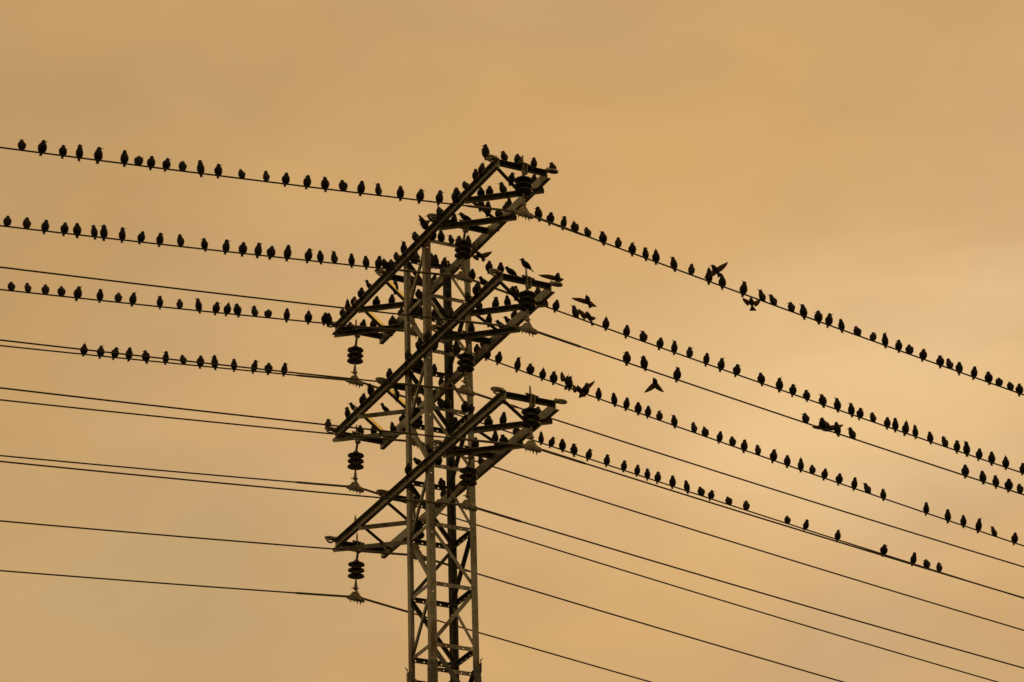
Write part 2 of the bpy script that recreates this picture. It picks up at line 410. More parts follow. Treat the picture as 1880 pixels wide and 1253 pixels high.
# crossarms
TZ = [0.0, -1.955, -3.907]
YN, YF = -3.10, 3.13
HY = {'N': -3.05, 'M': -1.02, 'F': 1.02, 'E': 3.06}
CH = 0.156
def ell(p0, p1, a, b, wa, wb, th, name, mats='steel'):
    mb = MB()
    mb.prism([(0, 0), (wa, 0), (wa, th), (th, th), (th, wb), (0, wb)], p0, p1, a, b)
    return child(mb, name, mats)
def bolt(mb, p, ax, r=0.017, h=0.018):
    mb.lathe([(0.0, 0), (r, 0), (r, h), (r*0.55, h+0.001), (r*0.55, h+0.016), (0, h+0.017)], p, ax, 6)
for ti, z in enumerate(TZ):
    for s in (-1, 1):                         # channel beams, open sides outward
        mb = MB()
        tw, tf, bf = 0.008, 0.010, 0.068
        prof = [(0, 0), (bf, 0), (bf, tf*0.8), (tw, tf), (tw, CH-tf), (bf, CH-tf*0.8), (bf, CH), (0, CH)]
        x = s*0.404
        mb.prism(prof, V(x, YN, z), V(x, YF, z), (s, 0, 0), (0, 0, 1))
        beam = child(mb, 'crossarm_beam')
        for yb in (-0.33, 0.33):
            for zb in (0.045, 0.11): bolt_on(beam, V(s*0.4122, yb+0.0, z+zb), (s, 0, 0))
    far = Vector((0, 1, 0))
    for k, (a, b) in enumerate((((-0.472, -1.05), (0.50, -1.86)), ((-0.472, -2.00), (0.50, -2.80)), ((-0.472, 2.06), (0.50, 1.28)), ((-0.472, 3.05), (0.50, 2.28)))):
        p0, p1 = V(*a, z-0.0025), V(*b, z-0.0025)
        t = (p1-p0).normalized(); n = Vector((0, 0, 1)).cross(t)
        if n.y < 0: n = -n                    # n points away from the photographer
        near_flange = (ti > 0 and k >= 2)
        if near_flange: st = ell(p0-n*0.04, p1-n*0.04, n, (0, 0, -1), 0.075, 0.078, 0.008, 'crossarm_strut')
        else: st = ell(p0+n*0.04, p1+n*0.04, -n, (0, 0, -1), 0.085, 0.072, 0.008, 'crossarm_strut')
        for q in (p0+t*0.06, p1-t*0.06):
            bolt_on(st, q - Vector((0, 0, 0.0085)), (0, 0, -1))
    for k, (a, b) in enumerate((((-0.402, -3.04), (0.402, -2.38)), ((-0.402, -2.02), (0.402, -1.50)), ((-0.402, 1.05), (0.402, 1.75)), ((-0.402, 2.04), (0.402, 2.75)))):
        p0, p1 = V(*a, z+0.006), V(*b, z+0.006)
        t = (p1-p0).normalized(); n = Vector((0, 0, 1)).cross(t)
        if n.x < 0: n = -n                    # n points to the sunny near right
        if k >= 2 and ti < 2: ell(p0+n*0.035, p1+n*0.035, -n, (0, 0, 1), 0.066, 0.066, 0.006, 'crossarm_diagonal')
        else: ell(p0-n*0.035, p1-n*0.035, n, (0, 0, 1), 0.064, 0.060, 0.006, 'crossarm_diagonal', 'steel_dark')
    for k, y in HY.items():                   # cross members that carry the insulators, with end rings
        mb = MB()
        mb.prism([(-0.05, 0.0), (0.05, 0.0), (0.05, -0.066), (0.043, -0.066), (0.043, -0.008), (-0.05, -0.008)], V(-0.4025, y, z+CH-0.012), V(0.4025, y, z+CH-0.012), (0, 1, 0), (0, 0, 1))
        hb = child(mb, 'hanger_beam', 'steel_dark')
        for s in (-1, 1):
            mb = MB()
            n = 20; th = 0.032
            oc = V(s*0.530, y, z+CH+0.0025)
            rings = []
            for rx, ry, h in ((0.094, 0.056, 0), (0.100, 0.062, th*0.5), (0.094, 0.056, th), (0.050, 0.028, th), (0.044, 0.023, th*0.5), (0.050, 0.028, 0)):
                rings.append([oc+Vector((rx*math.cos(2*PI*j/n), ry*math.sin(2*PI*j/n), h)) for j in range(n)])
            mb.loft(rings + [rings[0]], cap=False)
            mb.box(V(s*0.440, y, z+CH+0.0028+0.008), (0.040, 0, 0), (0, 0.040, 0), (0, 0, 0.008))
            bolt(mb, V(s*0.438, y-0.012, z+CH+0.019), (0, 0, 1), 0.020, 0.02)
            if s < 0:                          # bent strap below the ring on the left ends
                mb.tube([V(-0.605, y-0.03, z+CH-0.01), V(-0.60, y-0.035, z+CH-0.05), V(-0.56, y-0.03, z+CH-0.070), V(-0.50, y-0.02, z+CH-0.055)], 0.017, 6)
            child(mb, 'end_ring', 'fitting', parent=hb)
    # little folded number plates that catch the sun on the left beams
    mb = MB()
    c = V(-0.474, 2.23, z+CH+0.002)
    mb.prism([(0, 0), (0.085, 0), (0.02, 0.115)], c, c+Vector((0.004, 0.0, 0)), (0.15, -0.95, 0), (0, 0, 1))
    child(mb, 'marker_plate', 'fitting')

# ------------------------------------------------------------------ wires and insulators
W = {'N1': (-3.03, -0.65401, -0.10421, -0.16154, 0.00112),
     'N2': (-3.03, -2.61656, -0.09292, -0.14589, 0.00108),
     'N3': (-3.03, -4.54149, -0.07933, -0.13272, 0.00103),
     'M1': (-0.93, -0.74624, -0.10624, -0.16081, 0.00116),
     'M2': (-0.93, -2.72262, -0.08848, -0.13896, 0.00108),
     'M3': (-0.93, -4.64813, -0.08414, -0.13032, 0.0011),
     'F1': (0.88, -0.88406, -0.10472, -0.17414, 0.00135),
     'F2': (0.88, -2.83416, -0.08602, -0.14287, 0.00109),
     'F3': (0.88, -4.77757, -0.08595, -0.14052, 0.0011),
     'E1': (3.13, -0.77183, -0.09681, -0.15674, 0.00115),
     'E2': (3.13, -2.71459, -0.08951, -0.14701, 0.00113),
     'E3': (3.13, -4.65402, -0.0859, -0.13817, 0.00108)}
def wz(k, x):
    y, z0, aL, aR, b = W[k]
    return z0 + (-aL*x if x < 0 else aR*x) + b*x*x
TIER = {'1': 'top', '2': 'middle', '3': 'bottom'}
POS = {'N': 'near upper right tip', 'M': 'inner near side, right of the mast', 'F': 'inner far side, behind the mast', 'E': 'far lower left tip'}
WL = {'N1': 'uppermost power line of all, birds along both sides of the tower',
      'M1': 'bird lined power line through the top crossarm just right of the mast',
      'F1': 'bird lined power line through the top crossarm behind the mast',
      'E1': 'power line from the top crossarm left tip, birds on both sides',
      'N2': 'power line from the middle crossarm right tip, birds only on the right',
      'M2': 'bare power line through the middle crossarm just right of the mast',
      'F2': 'bare power line through the middle crossarm behind the mast',
      'E2': 'bare power line from the middle crossarm left tip',
      'N3': 'bare power line from the bottom crossarm right tip',
      'M3': 'bare power line through the bottom crossarm just right of the mast',
      'F3': 'bare power line through the bottom crossarm behind the mast',
      'E3': 'lowest power line, hung from the bottom crossarm left tip'}
SWING = {'N1': -0.045, 'N2': -0.05, 'N3': -0.06}
WR = 0.0128
for key, (y, z0, aL, aR, b) in W.items():
    k, t = key[0], key[1]
    mb = MB()
    xs = [-60+i*2.0 for i in range(26)] + [-9+i*0.75 for i in range(12)] + [0.0] + [0.75+i*0.75 for i in range(16)] + [13.5+i*2.5 for i in range(20)]
    mb.tube([V(x, y, wz(key, x)) for x in xs], WR, 8)
    wo_ = mb.build('power_line', 'wire', None, True)
    tag(wo_, WL[key], 'power line', 'power lines strung over the tower')
    mb = MB()
    lim = (-1.12, 0.92) if key != 'N1' else (-0.95, 1.05)
    q = [lim[0], lim[0]+0.05] + [lim[0]+0.05+(lim[1]-lim[0]-0.1)*i/10 for i in range(1, 10)] + [lim[1]-0.05, lim[1]]
    if 0.0 not in q: q.append(0.0)
    q.sort()
    mb.tube([V(x, y, wz(key, x)) for x in q], [0.0145]+[0.0195]*(len(q)-2)+[0.0145], 8)
    mb.build('armour_rod', 'rod', wo_, True)
    # insulator string
    ty = TZ[int(t)-1]
    xo = {'N': 0.02, 'M': 0.0, 'F': 0.0, 'E': -0.055}[k]
    A = V(xo, HY[k], ty+CH-0.012)
    C = V(xo, y, wz(key, xo))
    ins = empty('insulator_string', C)
    where = {'N': 'hanging from the near right tip of the %s crossarm', 'M': 'hanging under the %s crossarm just right of the mast',
             'F': 'half hidden behind the mast under the %s crossarm', 'E': 'hanging from the far left tip of the %s crossarm'}[k] % TIER[t]
    tag(ins, 'dark three disc insulator ' + where, 'insulator', 'insulators under the crossarms')
    a = A - C; b0 = Vector((0, 0, 0.0))
    ax = (a - Vector((0, 0, 0.06))).normalized()
    base = Vector((0, 0, 0.06))
    total = (a-base).length
    mb = MB()                                   # yoke above the beam, clevis below
    mb.lathe([(0, 0.005), (0.085, 0.005), (0.09, 0.012), (0.085, 0.022), (0.03, 0.03), (0, 0.03)], a, (0, 0, 1), 10)
    mb.box(a+Vector((0.0, -0.055, 0.014)), (0.115, 0.02, 0), (0, 0.02, 0), (0, 0, 0.006))
    mb.lathe([(0, 0.03), (0.026, 0.03), (0.028, 0.06), (0.017, 0.075), (0.016, 0.14), (0.012, 0.19), (0.0, 0.195)], a, (0, 0, 1), 10)
    for s in (-1, 1):
        mb.prism([(-0.042, 0), (0.042, 0), (0.040, -0.07), (0.022, -0.17), (-0.022, -0.17), (-0.040, -0.07)], a+Vector((s*0.028-0.006, -0.052, 0.0)), a+Vector((s*0.028+0.006, -0.052, 0.0)), (0, 1, 0), (0, 0, 1))
    mb.lathe([(0, -0.05), (0.012, -0.05), (0.012, 0.05), (0, 0.05)], a+Vector((0, -0.052, -0.145)), (1, 0, 0), 6)
    mb.build('hanger_yoke', 'fitting', ins)
    mb = MB()
    hd = 0.37-0.06
    mb.tube([base+ax*(hd+0.24), a+Vector((0, -0.045, -0.12))], 0.022, 8)
    mb.build('top_rod', 'fitting', ins, True)
    for j in range(3):
        c = base + ax*(hd+0.098*j)
        mb = MB()
        mb.lathe([(0.0, -0.014), (0.03, -0.016), (0.048, -0.012), (0.075, -0.017), (0.090, -0.013), (0.112, -0.022), (0.128, -0.028), (0.136, -0.024), (0.1385, -0.012), (0.132, 0.000), (0.100, 0.014), (0.060, 0.030), (0.0, 0.036)], c, ax, 28)
        dk = mb.build('disc', 'porcelain', ins, True)
        mb = MB()
        mb.lathe([(0.0, 0.034), (0.046, 0.034), (0.046, 0.052), (0.036, 0.066), (0.0, 0.068)], c, ax, 12)
        mb.build('cap', 'fitting', dk, True)
    mb = MB()
    mb.tube([base+ax*(hd-0.015), base+ax*(hd-0.13)], 0.017, 8)
    mb.tube([base+ax*(hd-0.13), base+ax*(hd-0.19)], 0.026, 8)
    mb.lathe([(0.0, -0.035), (0.03, -0.03), (0.042, 0.0), (0.03, 0.03), (0.0, 0.035)], base+ax*0.09, ax, 12)
    mb.tube([base+ax*0.09+Vector((0.05, -0.01, 0.0)), base+ax*0.09+Vector((-0.07, 0.012, 0.0))], 0.009, 6)
    mb.build('pin', 'fitting', ins, True)
    mb = MB()                                   # boat shaped suspension clamp with keeper bolts
    def sl(x): return -aL*x if x < 0 else aR*x
    rings = []
    for x, ry, up, dn in ((-0.155, 0.024, 0.016, 0.030), (-0.10, 0.034, 0.026, 0.050), (-0.055, 0.042, 0.085, 0.060), (0.045, 0.042, 0.085, 0.060), (0.085, 0.036, 0.034, 0.054), (0.115, 0.033, 0.026, 0.058), (0.145, 0.031, 0.022, 0.054), (0.158, 0.018, 0.014, 0.042)):
        zc = sl(x)
        rings.append([Vector((x, ry*cy_, zc + (up if cz > 0 else dn)*cz)) for cy_, cz in ((-1, 0.3), (-0.6, 1), (0.6, 1), (1, 0.3), (0.8, -0.6), (0.3, -1), (-0.3, -1), (-0.8, -0.6))])
    mb.loft(rings)
    for s in (-1, 1):
        mb.prism([(-0.055, -0.02), (0.055, -0.02), (0.03, 0.05), (0.018, 0.105), (-0.018, 0.105), (-0.03, 0.05)], Vector((0, s*0.040-0.004, 0.0)), Vector((0, s*0.040+0.004, 0.0)), (1, 0, 0), (0, 0, 1))
    mb.lathe([(0, -0.055), (0.011, -0.055), (0.011, 0.055), (0, 0.055)], Vector((0, 0, 0.085)), (0, 1, 0), 8)
    for x in (-0.10, -0.035, 0.04, 0.095):
        mb.lathe([(0, 0.0), (0.018, 0.0), (0.018, -0.02), (0.009, -0.022), (0.008, -0.058), (0, -0.06)], Vector((x, 0.018*(1 if x > 0 else -1), sl(x)-0.040)), (0, 0, 1), 6)
    mb.build('suspension_clamp', 'fitting', ins)

# ------------------------------------------------------------------ starlings
CAMR = Vector((math.cos(YAW), -math.sin(YAW), 0)); CAMF = Vector((math.sin(YAW), math.cos(YAW), 0))
def rings_along(pts, rads, n, flat=Vector((1, 0, 0))):
    """elliptic rings; rads = (sideways, other); sideways axis kept close to `flat`"""
    out = []
    for i, p in enumerate(pts):
        t = (pts[min(i+1, len(pts)-1)] - pts[max(i-1, 0)]).normalized()
        u = (flat - t*flat.dot(t))
        u = u.normalized() if u.length > 1e-3 else t.orthogonal().normalized()
        w = t.cross(u)
        out.append([p + u*(rads[i][0]*math.cos(2*PI*k/n)) + w*(rads[i][1]*math.sin(2*PI*k/n)) for k in range(n)])
    return out
def add_wing(mb, root, tip, chord_dir, chord, n_up, mi=1):
    """a spread wing: thin airfoil sections from root to a pointed tip, trailing edge toward chord_dir"""
    root, tip, cd, nu = Vector(root), Vector(tip), Vector(chord_dir).normalized(), Vector(n_up).normalized()
    span = tip-root; rs = []
    for f, c, lead, lift in ((0.0, 0.95, 0.10, 0.0), (0.22, 1.05, 0.30, 0.05), (0.42, 1.0, 0.38, 0.07), (0.62, 0.80, 0.30, 0.05), (0.82, 0.50, 0.12, 0.02), (1.0, 0.06, 0.0, 0.0)):
        o = root + span*f + nu*(lift*span.length) - cd*(lead*chord*0.35)
        th = 0.0035*(1-f)+0.0008
        rs.append([o, o+cd*(chord*c*0.35)+nu*th*1.6, o+cd*chord*c, o+cd*(chord*c*0.35)-nu*th])
    mb.loft(rs, mi)
def bird_mesh(name, beak_dir, stretch, fluff, profile, hunch):
    mb = MB(); n = 12
    if profile:
        st = [(-0.128, -0.028, .013, .0025), (-0.095, -0.008, .015, .005), (-0.068, 0.014, .022, .015), (-0.045, 0.034, .036, .031), (-0.018, 0.054, .046, .042),
              (0.010, 0.076, .047, .044), (0.030, 0.098, .038, .036), (0.042, 0.117, .030, .030), (0.050, 0.133, .0275, .0275)]
    else:
        st = [(-0.048, -0.036, .0195, .003), (-0.045, -0.020, .0170, .006), (-0.036, -0.004, .027, .019), (-0.020, 0.016, .0465, .038), (-0.005, 0.045, .0570, .050),
              (0.004, 0.078, .0575, .051), (0.010, 0.106, .051, .045), (0.014, 0.127, .0385, .036), (0.018, 0.147, .0300, .0300)]
    pts, rad = [], []
    for y, z, rx, ry in st:
        k = max(0.0, (z-0.05)/0.10)
        zz = z + stretch*k*k - (0.022*k*k if hunch else 0)
        fl = fluff if 0.01 < z < 0.12 else 1.0
        nar = 1.0 - (max(0.0, stretch)*3.0 if 0.06 < z < 0.14 else 0)
        pts.append(Vector((0, y+(0.006*k if hunch else 0), zz))); rad.append((rx*fl*nar, ry*fl*nar))
    d = Vector(beak_dir).normalized()
    hc = pts[-1]
    body_rings = rings_along(pts, rad, n)
    mb.loft(body_rings, 0)
    # head: rounded, reaching into a straight pointed beak
    u = d.orthogonal().normalized(); w = d.cross(u)
    hp = [(-0.0290, .004), (-0.024, .0175), (-0.012, .0272), (0.0, .0298), (0.012, .0262), (0.023, .0160), (0.030, .0085)]
    mb.loft([[hc + Vector((0, 0, 0.003)) + d*s + (u*math.cos(2*PI*k/n)+w*math.sin(2*PI*k/n))*r for k in range(n)] for s, r in hp], 0)
    bp = [(0.025, .0088), (0.042, .0060), (0.066, .0010)]
    mb.loft([[hc + Vector((0, 0, 0.002)) + d*s + (u*math.cos(2*PI*k/6)+w*math.sin(2*PI*k/6))*r for k in range(6)] for s, r in bp], 2)
    # notched tail tip
    tdir = (pts[0]-pts[1]).normalized()
    for s in (-1, 1):
        b_ = pts[0] - tdir*0.01
        mb.loft([[b_+Vector((s*0.002, 0.002, 0)), b_+Vector((s*0.019, 0.002, 0)), b_+Vector((s*0.019, -0.002, 0)), b_+Vector((s*0.002, -0.002, 0))],
                 [b_+tdir*0.016+Vector((s*0.006, 0.001, 0)), b_+tdir*0.021+Vector((s*0.0215, 0.001, 0)), b_+tdir*0.021+Vector((s*0.0215, -0.001, 0)), b_+tdir*0.016+Vector((s*0.006, -0.001, 0))]], 0)
    # folded wings lying along the flanks, tips meeting over the rump
    for s in (-1, 1):
        if profile: wp = [Vector((s*.036, .030, .094)), Vector((s*.045, .005, .076)), Vector((s*.042, -.030, .053)), Vector((s*.030, -.065, .030)), Vector((s*.012, -.100, .004))]
        else: wp = [Vector((s*.042, .006, .112+stretch*.4)), Vector((s*.050*fluff, -.006, .088)), Vector((s*.047*fluff, -.016, .052)), Vector((s*.034, -.028, .016)), Vector((s*.015, -.042, -.018))]
        wr = [(.004, .010), (.009, .024), (.009, .026), (.007, .018), (.003, .004)]
        mb.loft(rings_along(wp, wr, 8), 0)
    # legs and gripping toes
    for s in (-1, 1):
        mb.tube([(s*0.015, -0.006, 0.028), (s*0.017, 0.004, 0.012), (s*0.017, 0.0, 0.001)], [0.006, 0.0028, 0.0028], 6, 2)
        mb.tube([(s*0.017, -0.013, -0.003), (s*0.017, 0.0, 0.003), (s*0.019, 0.016, -0.004)], [0.0015, 0.003, 0.0012], 5, 2)
    return mb.mesh(name, ['feather', 'wing', 'beak'], True)
CACHE = {}
def bird_variant(code, facing, var):
    key = (code, facing, var)
    if key in CACHE: return CACHE[key]
    front = {'T': Vector((0, -0.5, 0)) - CAMF*0.5, 'A': Vector((0, 0.5, 0)) + CAMF*0.5, 'P': -CAMR + CAMF*-0.25, 'Q': CAMR + CAMF*-0.25}[facing].normalized()
    up = Vector((0, 0, 1))
    d = {'F': front+up*0.05, 'L': -CAMR+front*0.2+up*0.05, 'R': CAMR+front*0.2+up*0.05, 'l': -CAMR*0.6+front*0.8-up*0.05, 'r': CAMR*0.6+front*0.8-up*0.05,
         'U': -CAMR*0.75+front*0.2+up*0.75, 'V': CAMR*0.75+front*0.2+up*0.75, 'T': up+front*0.25, 'H': front-up*0.25,
         'P': -CAMR+up*0.08, 'Q': CAMR+up*0.08}[code].normalized()
    phi = math.atan2(-front.x, front.y)
    local = Matrix.Rotation(-phi, 3, 'Z') @ d
    stretch = (0.0, 0.016, 0.006, -0.012, -0.004)[var] + (0.008 if code in 'TUV' else 0)
    fluff = (1.03, 0.94, 1.0, 1.13, 1.07)[var]
    me = bird_mesh('starling', local, stretch, fluff, code in 'PQ', code == 'H')
    CACHE[key] = (me, phi)
    return CACHE[key]
LOOK = {'F': 'looking straight ahead', 'L': 'beak turned left', 'R': 'beak turned right', 'l': 'head angled left', 'r': 'head angled right',
        'U': 'beak raised to the left', 'V': 'beak raised to the right', 'T': 'beak pointing up', 'H': 'hunched', 'P': 'in profile facing left', 'Q': 'in profile facing right'}
ONES = ['', 'first', 'second', 'third', 'fourth', 'fifth', 'sixth', 'seventh', 'eighth', 'ninth', 'tenth', 'eleventh', 'twelfth', 'thirteenth', 'fourteenth', 'fifteenth',
        'sixteenth', 'seventeenth', 'eighteenth', 'nineteenth']
def ordinal(n):
    if n < 20: return ONES[n]
    tens = {2: 'twenty', 3: 'thirty'}[n//10]
    return (tens[:-1]+'ieth') if n % 10 == 0 else tens+'-'+ONES[n % 10]
def place(p, code, rz_jit=0.42):
    if code in 'PQ': facing = code
    elif code in 'LUl': facing = 'A' if random.random() < 0.35 else 'T'
    elif code in 'RVr': facing = 'T' if random.random() < 0.75 else 'A'
    else: facing = random.choice('TTTA')
    me, phi = bird_variant(code, facing, random.randrange(5))
    o = bpy.data.objects.new('starling', me); COL.objects.link(o)
    o.location = p
    turn = {'L': 1, 'U': 0.6, 'l': 0.7, 'R': -1, 'V': -0.6, 'r': -0.7}.get(code, 0)*random.uniform(0.0, 0.55)*(-1 if facing == 'T' else 1)
    o.rotation_euler = (random.uniform(-0.20, 0.14), random.uniform(-0.15, 0.15), phi + turn + random.uniform(-rz_jit, rz_jit)*0.7)
    k = random.uniform(0.91, 1.06)
    o.scale = (k*random.uniform(0.96, 1.05), k, k)
    return o
ROWS = [
    ('top left', 'N1', [(-7.868, 'F'), (-7.574, 'R'), (-7.263, 'r'), (-7.014, 'r'), (-6.742, 'R'), (-6.359, 'F'), (-6.147, 'R'), (-5.958, 'l'), (-5.727, 'R'), (-5.485, 'L'), (-5.185, 'l'), (-4.92, 'R'), (-4.557, 'l'), (-4.186, 'F'), (-3.873, 'F'), (-3.546, 'L'), (-3.259, 'U'), (-2.956, 'l'), (-2.685, 'F'), (-2.407, 'L'), (-2.041, 'F'), (-1.714, 'R'), (-1.386, 'R')]),
    ('second left', 'M1', [(-7.391, 'F'), (-7.103, 'l'), (-6.822, 'l'), (-6.516, 'F'), (-6.319, 'F'), (-6.058, 'l'), (-5.9, 'L'), (-5.612, 'R'), (-5.335, 'F'), (-5.025, 'R'), (-4.697, 'l'), (-4.319, 'l'), (-3.965, 'R'), (-3.705, 'F'), (-3.445, 'r'), (-3.242, 'F'), (-2.978, 'F'), (-2.626, 'R'), (-2.418, 'H'), (-2.2, 'U'), (-1.893, 'F'), (-1.647, 'F'), (-1.447, 'r'), (-1.327, 'L'), (-1.229, 'F')]),
    ('third left', 'F1', [(-6.732, 'F'), (-6.465, 'l'), (-6.189, 'F'), (-5.942, 'F'), (-5.679, 'V'), (-5.318, 'r'), (-5.033, 'l'), (-4.79, 'V'), (-4.357, 'l'), (-4.015, 'F'), (-3.703, 'U'), (-3.425, 'R'), (-3.236, 'T'), (-3.056, 'L'), (-2.775, 'l'), (-2.548, 'R'), (-2.228, 'F'), (-1.859, 'T'), (-1.574, 'R'), (-1.502, 'H')]),
    ('fourth left', 'E1', [(-4.798, 'T'), (-4.513, 'V'), (-4.278, 'R'), (-4.045, 'F'), (-3.742, 'l'), (-3.402, 'L'), (-3.098, 'l'), (-2.804, 'F'), (-2.57, 'L'), (-2.213, 'l'), (-1.861, 'R'), (-1.614, 'H'), (-1.325, 'R')]),
    ('uppermost right', 'N1', [(0.28, 'L'), (0.477, 'F'), (0.692, 'L'), (0.9, 'T'), (1.118, 'l'), (1.378, 'U'), (1.63, 'F'), (1.89, 'V'), (2.124, 'R'), (2.3, 'T'), (2.617, 'U'), (2.907, 'T'), (3.235, 'T'), (3.477, 'T'), (3.834, 'U'), (4.176, 'U'), (4.386, 'U'), (4.701, 'L'), (4.937, 'U'), (5.187, 'L'), (5.386, 'r'), (5.627, 'F'), (5.913, 'V'), (6.193, 'R'), (6.424, 'V'), (6.66, 'L'), (6.872, 'r'), (7.126, 'F'), (7.457, 'r'), (7.625, 'F'), (7.82, 'H'), (8.081, 'F'), (8.36, 'l'), (8.562, 'L'), (8.778, 'F'), (8.965, 'F')]),
    ('second right', 'M1', [(0.157, 'F'), (1.633, 'F'), (1.995, 'U'), (2.527, 'T'), (2.908, 'l'), (3.21, 'U'), (3.51, 'F'), (3.765, 'U'), (4.051, 'R'), (4.358, 'H'), (4.638, 'V'), (4.927, 'R'), (5.395, 'l'), (5.726, 'V'), (5.987, 'R'), (6.252, 'r'), (6.56, 'U'), (6.833, 'U'), (7.093, 'U'), (7.265, 'R'), (7.503, 'l'), (7.786, 'F'), (7.952, 'l'), (8.138, 'T'), (8.337, 'T'), (8.634, 'l'), (8.917, 'R'), (9.151, 'R'), (9.343, 'U'), (9.591, 'F'), (9.844, 'F'), (10.12, 'T'), (10.457, 'F')]),
    ('sparse third right', 'N2', [(1.688, 'L'), (1.982, 'L'), (2.544, 'U'), (4.807, 'L'), (5.112, 'L'), (5.39, 'F'), (5.649, 'L'), (7.72, 'F'), (8.052, 'F'), (8.306, 'F'), (8.531, 'F'), (8.74, 'H')]),
    ('fourth right', 'F1', [(1.301, 'F'), (1.512, 'F'), (1.855, 'V'), (2.097, 'V'), (2.312, 'T'), (2.521, 'V'), (2.816, 'V'), (3.108, 'F'), (3.356, 'F'), (3.647, 'F'), (3.861, 'F'), (4.086, 'F'), (4.277, 'F'), (4.494, 'V'), (4.771, 'U'), (5.138, 'l'), (5.365, 'T'), (5.626, 'l'), (5.876, 'F'), (6.107, 'F'), (6.369, 'R'), (6.673, 'V'), (6.937, 'l'), (7.204, 'T'), (7.427, 'F'), (7.666, 'F'), (7.959, 'F'), (8.253, 'l'), (8.533, 'U'), (8.847, 'r'), (9.708, 'F'), (10.146, 'l'), (10.456, 'F'), (10.756, 'V'), (11.085, 'U'), (11.507, 'F')]),
    ('fifth, lowest right', 'E1', [(3.443, 'T'), (3.627, 'R'), (3.844, 'l'), (4.081, 'R'), (4.348, 'R'), (4.707, 'r'), (5.029, 'R'), (5.294, 'r'), (5.507, 'R'), (5.71, 'R'), (6.004, 'F'), (6.288, 'F'), (6.57, 'F'), (6.761, 'R'), (7.128, 'T'), (7.455, 'L'), (8.3, 'V'), (8.679, 'R'), (9.338, 'V'), (10.294, 'R'), (10.918, 'F'), (11.198, 'L'), (11.459, 'R')])
]
for row, wire, birds in ROWS:
    y = W[wire][0]
    for i, (x, code) in enumerate(birds):
        o = place(V(x, y, wz(wire, x)+WR), code)
        if i == 0: where = 'leftmost'
        elif i == len(birds)-1: where = 'rightmost'
        else: where = ordinal(i+1) + ' from left'
        tag(o, 'starling %s, %s in the %s wire row' % (LOOK[code], where, row), 'bird', 'starlings perched on the %s wire' % row)
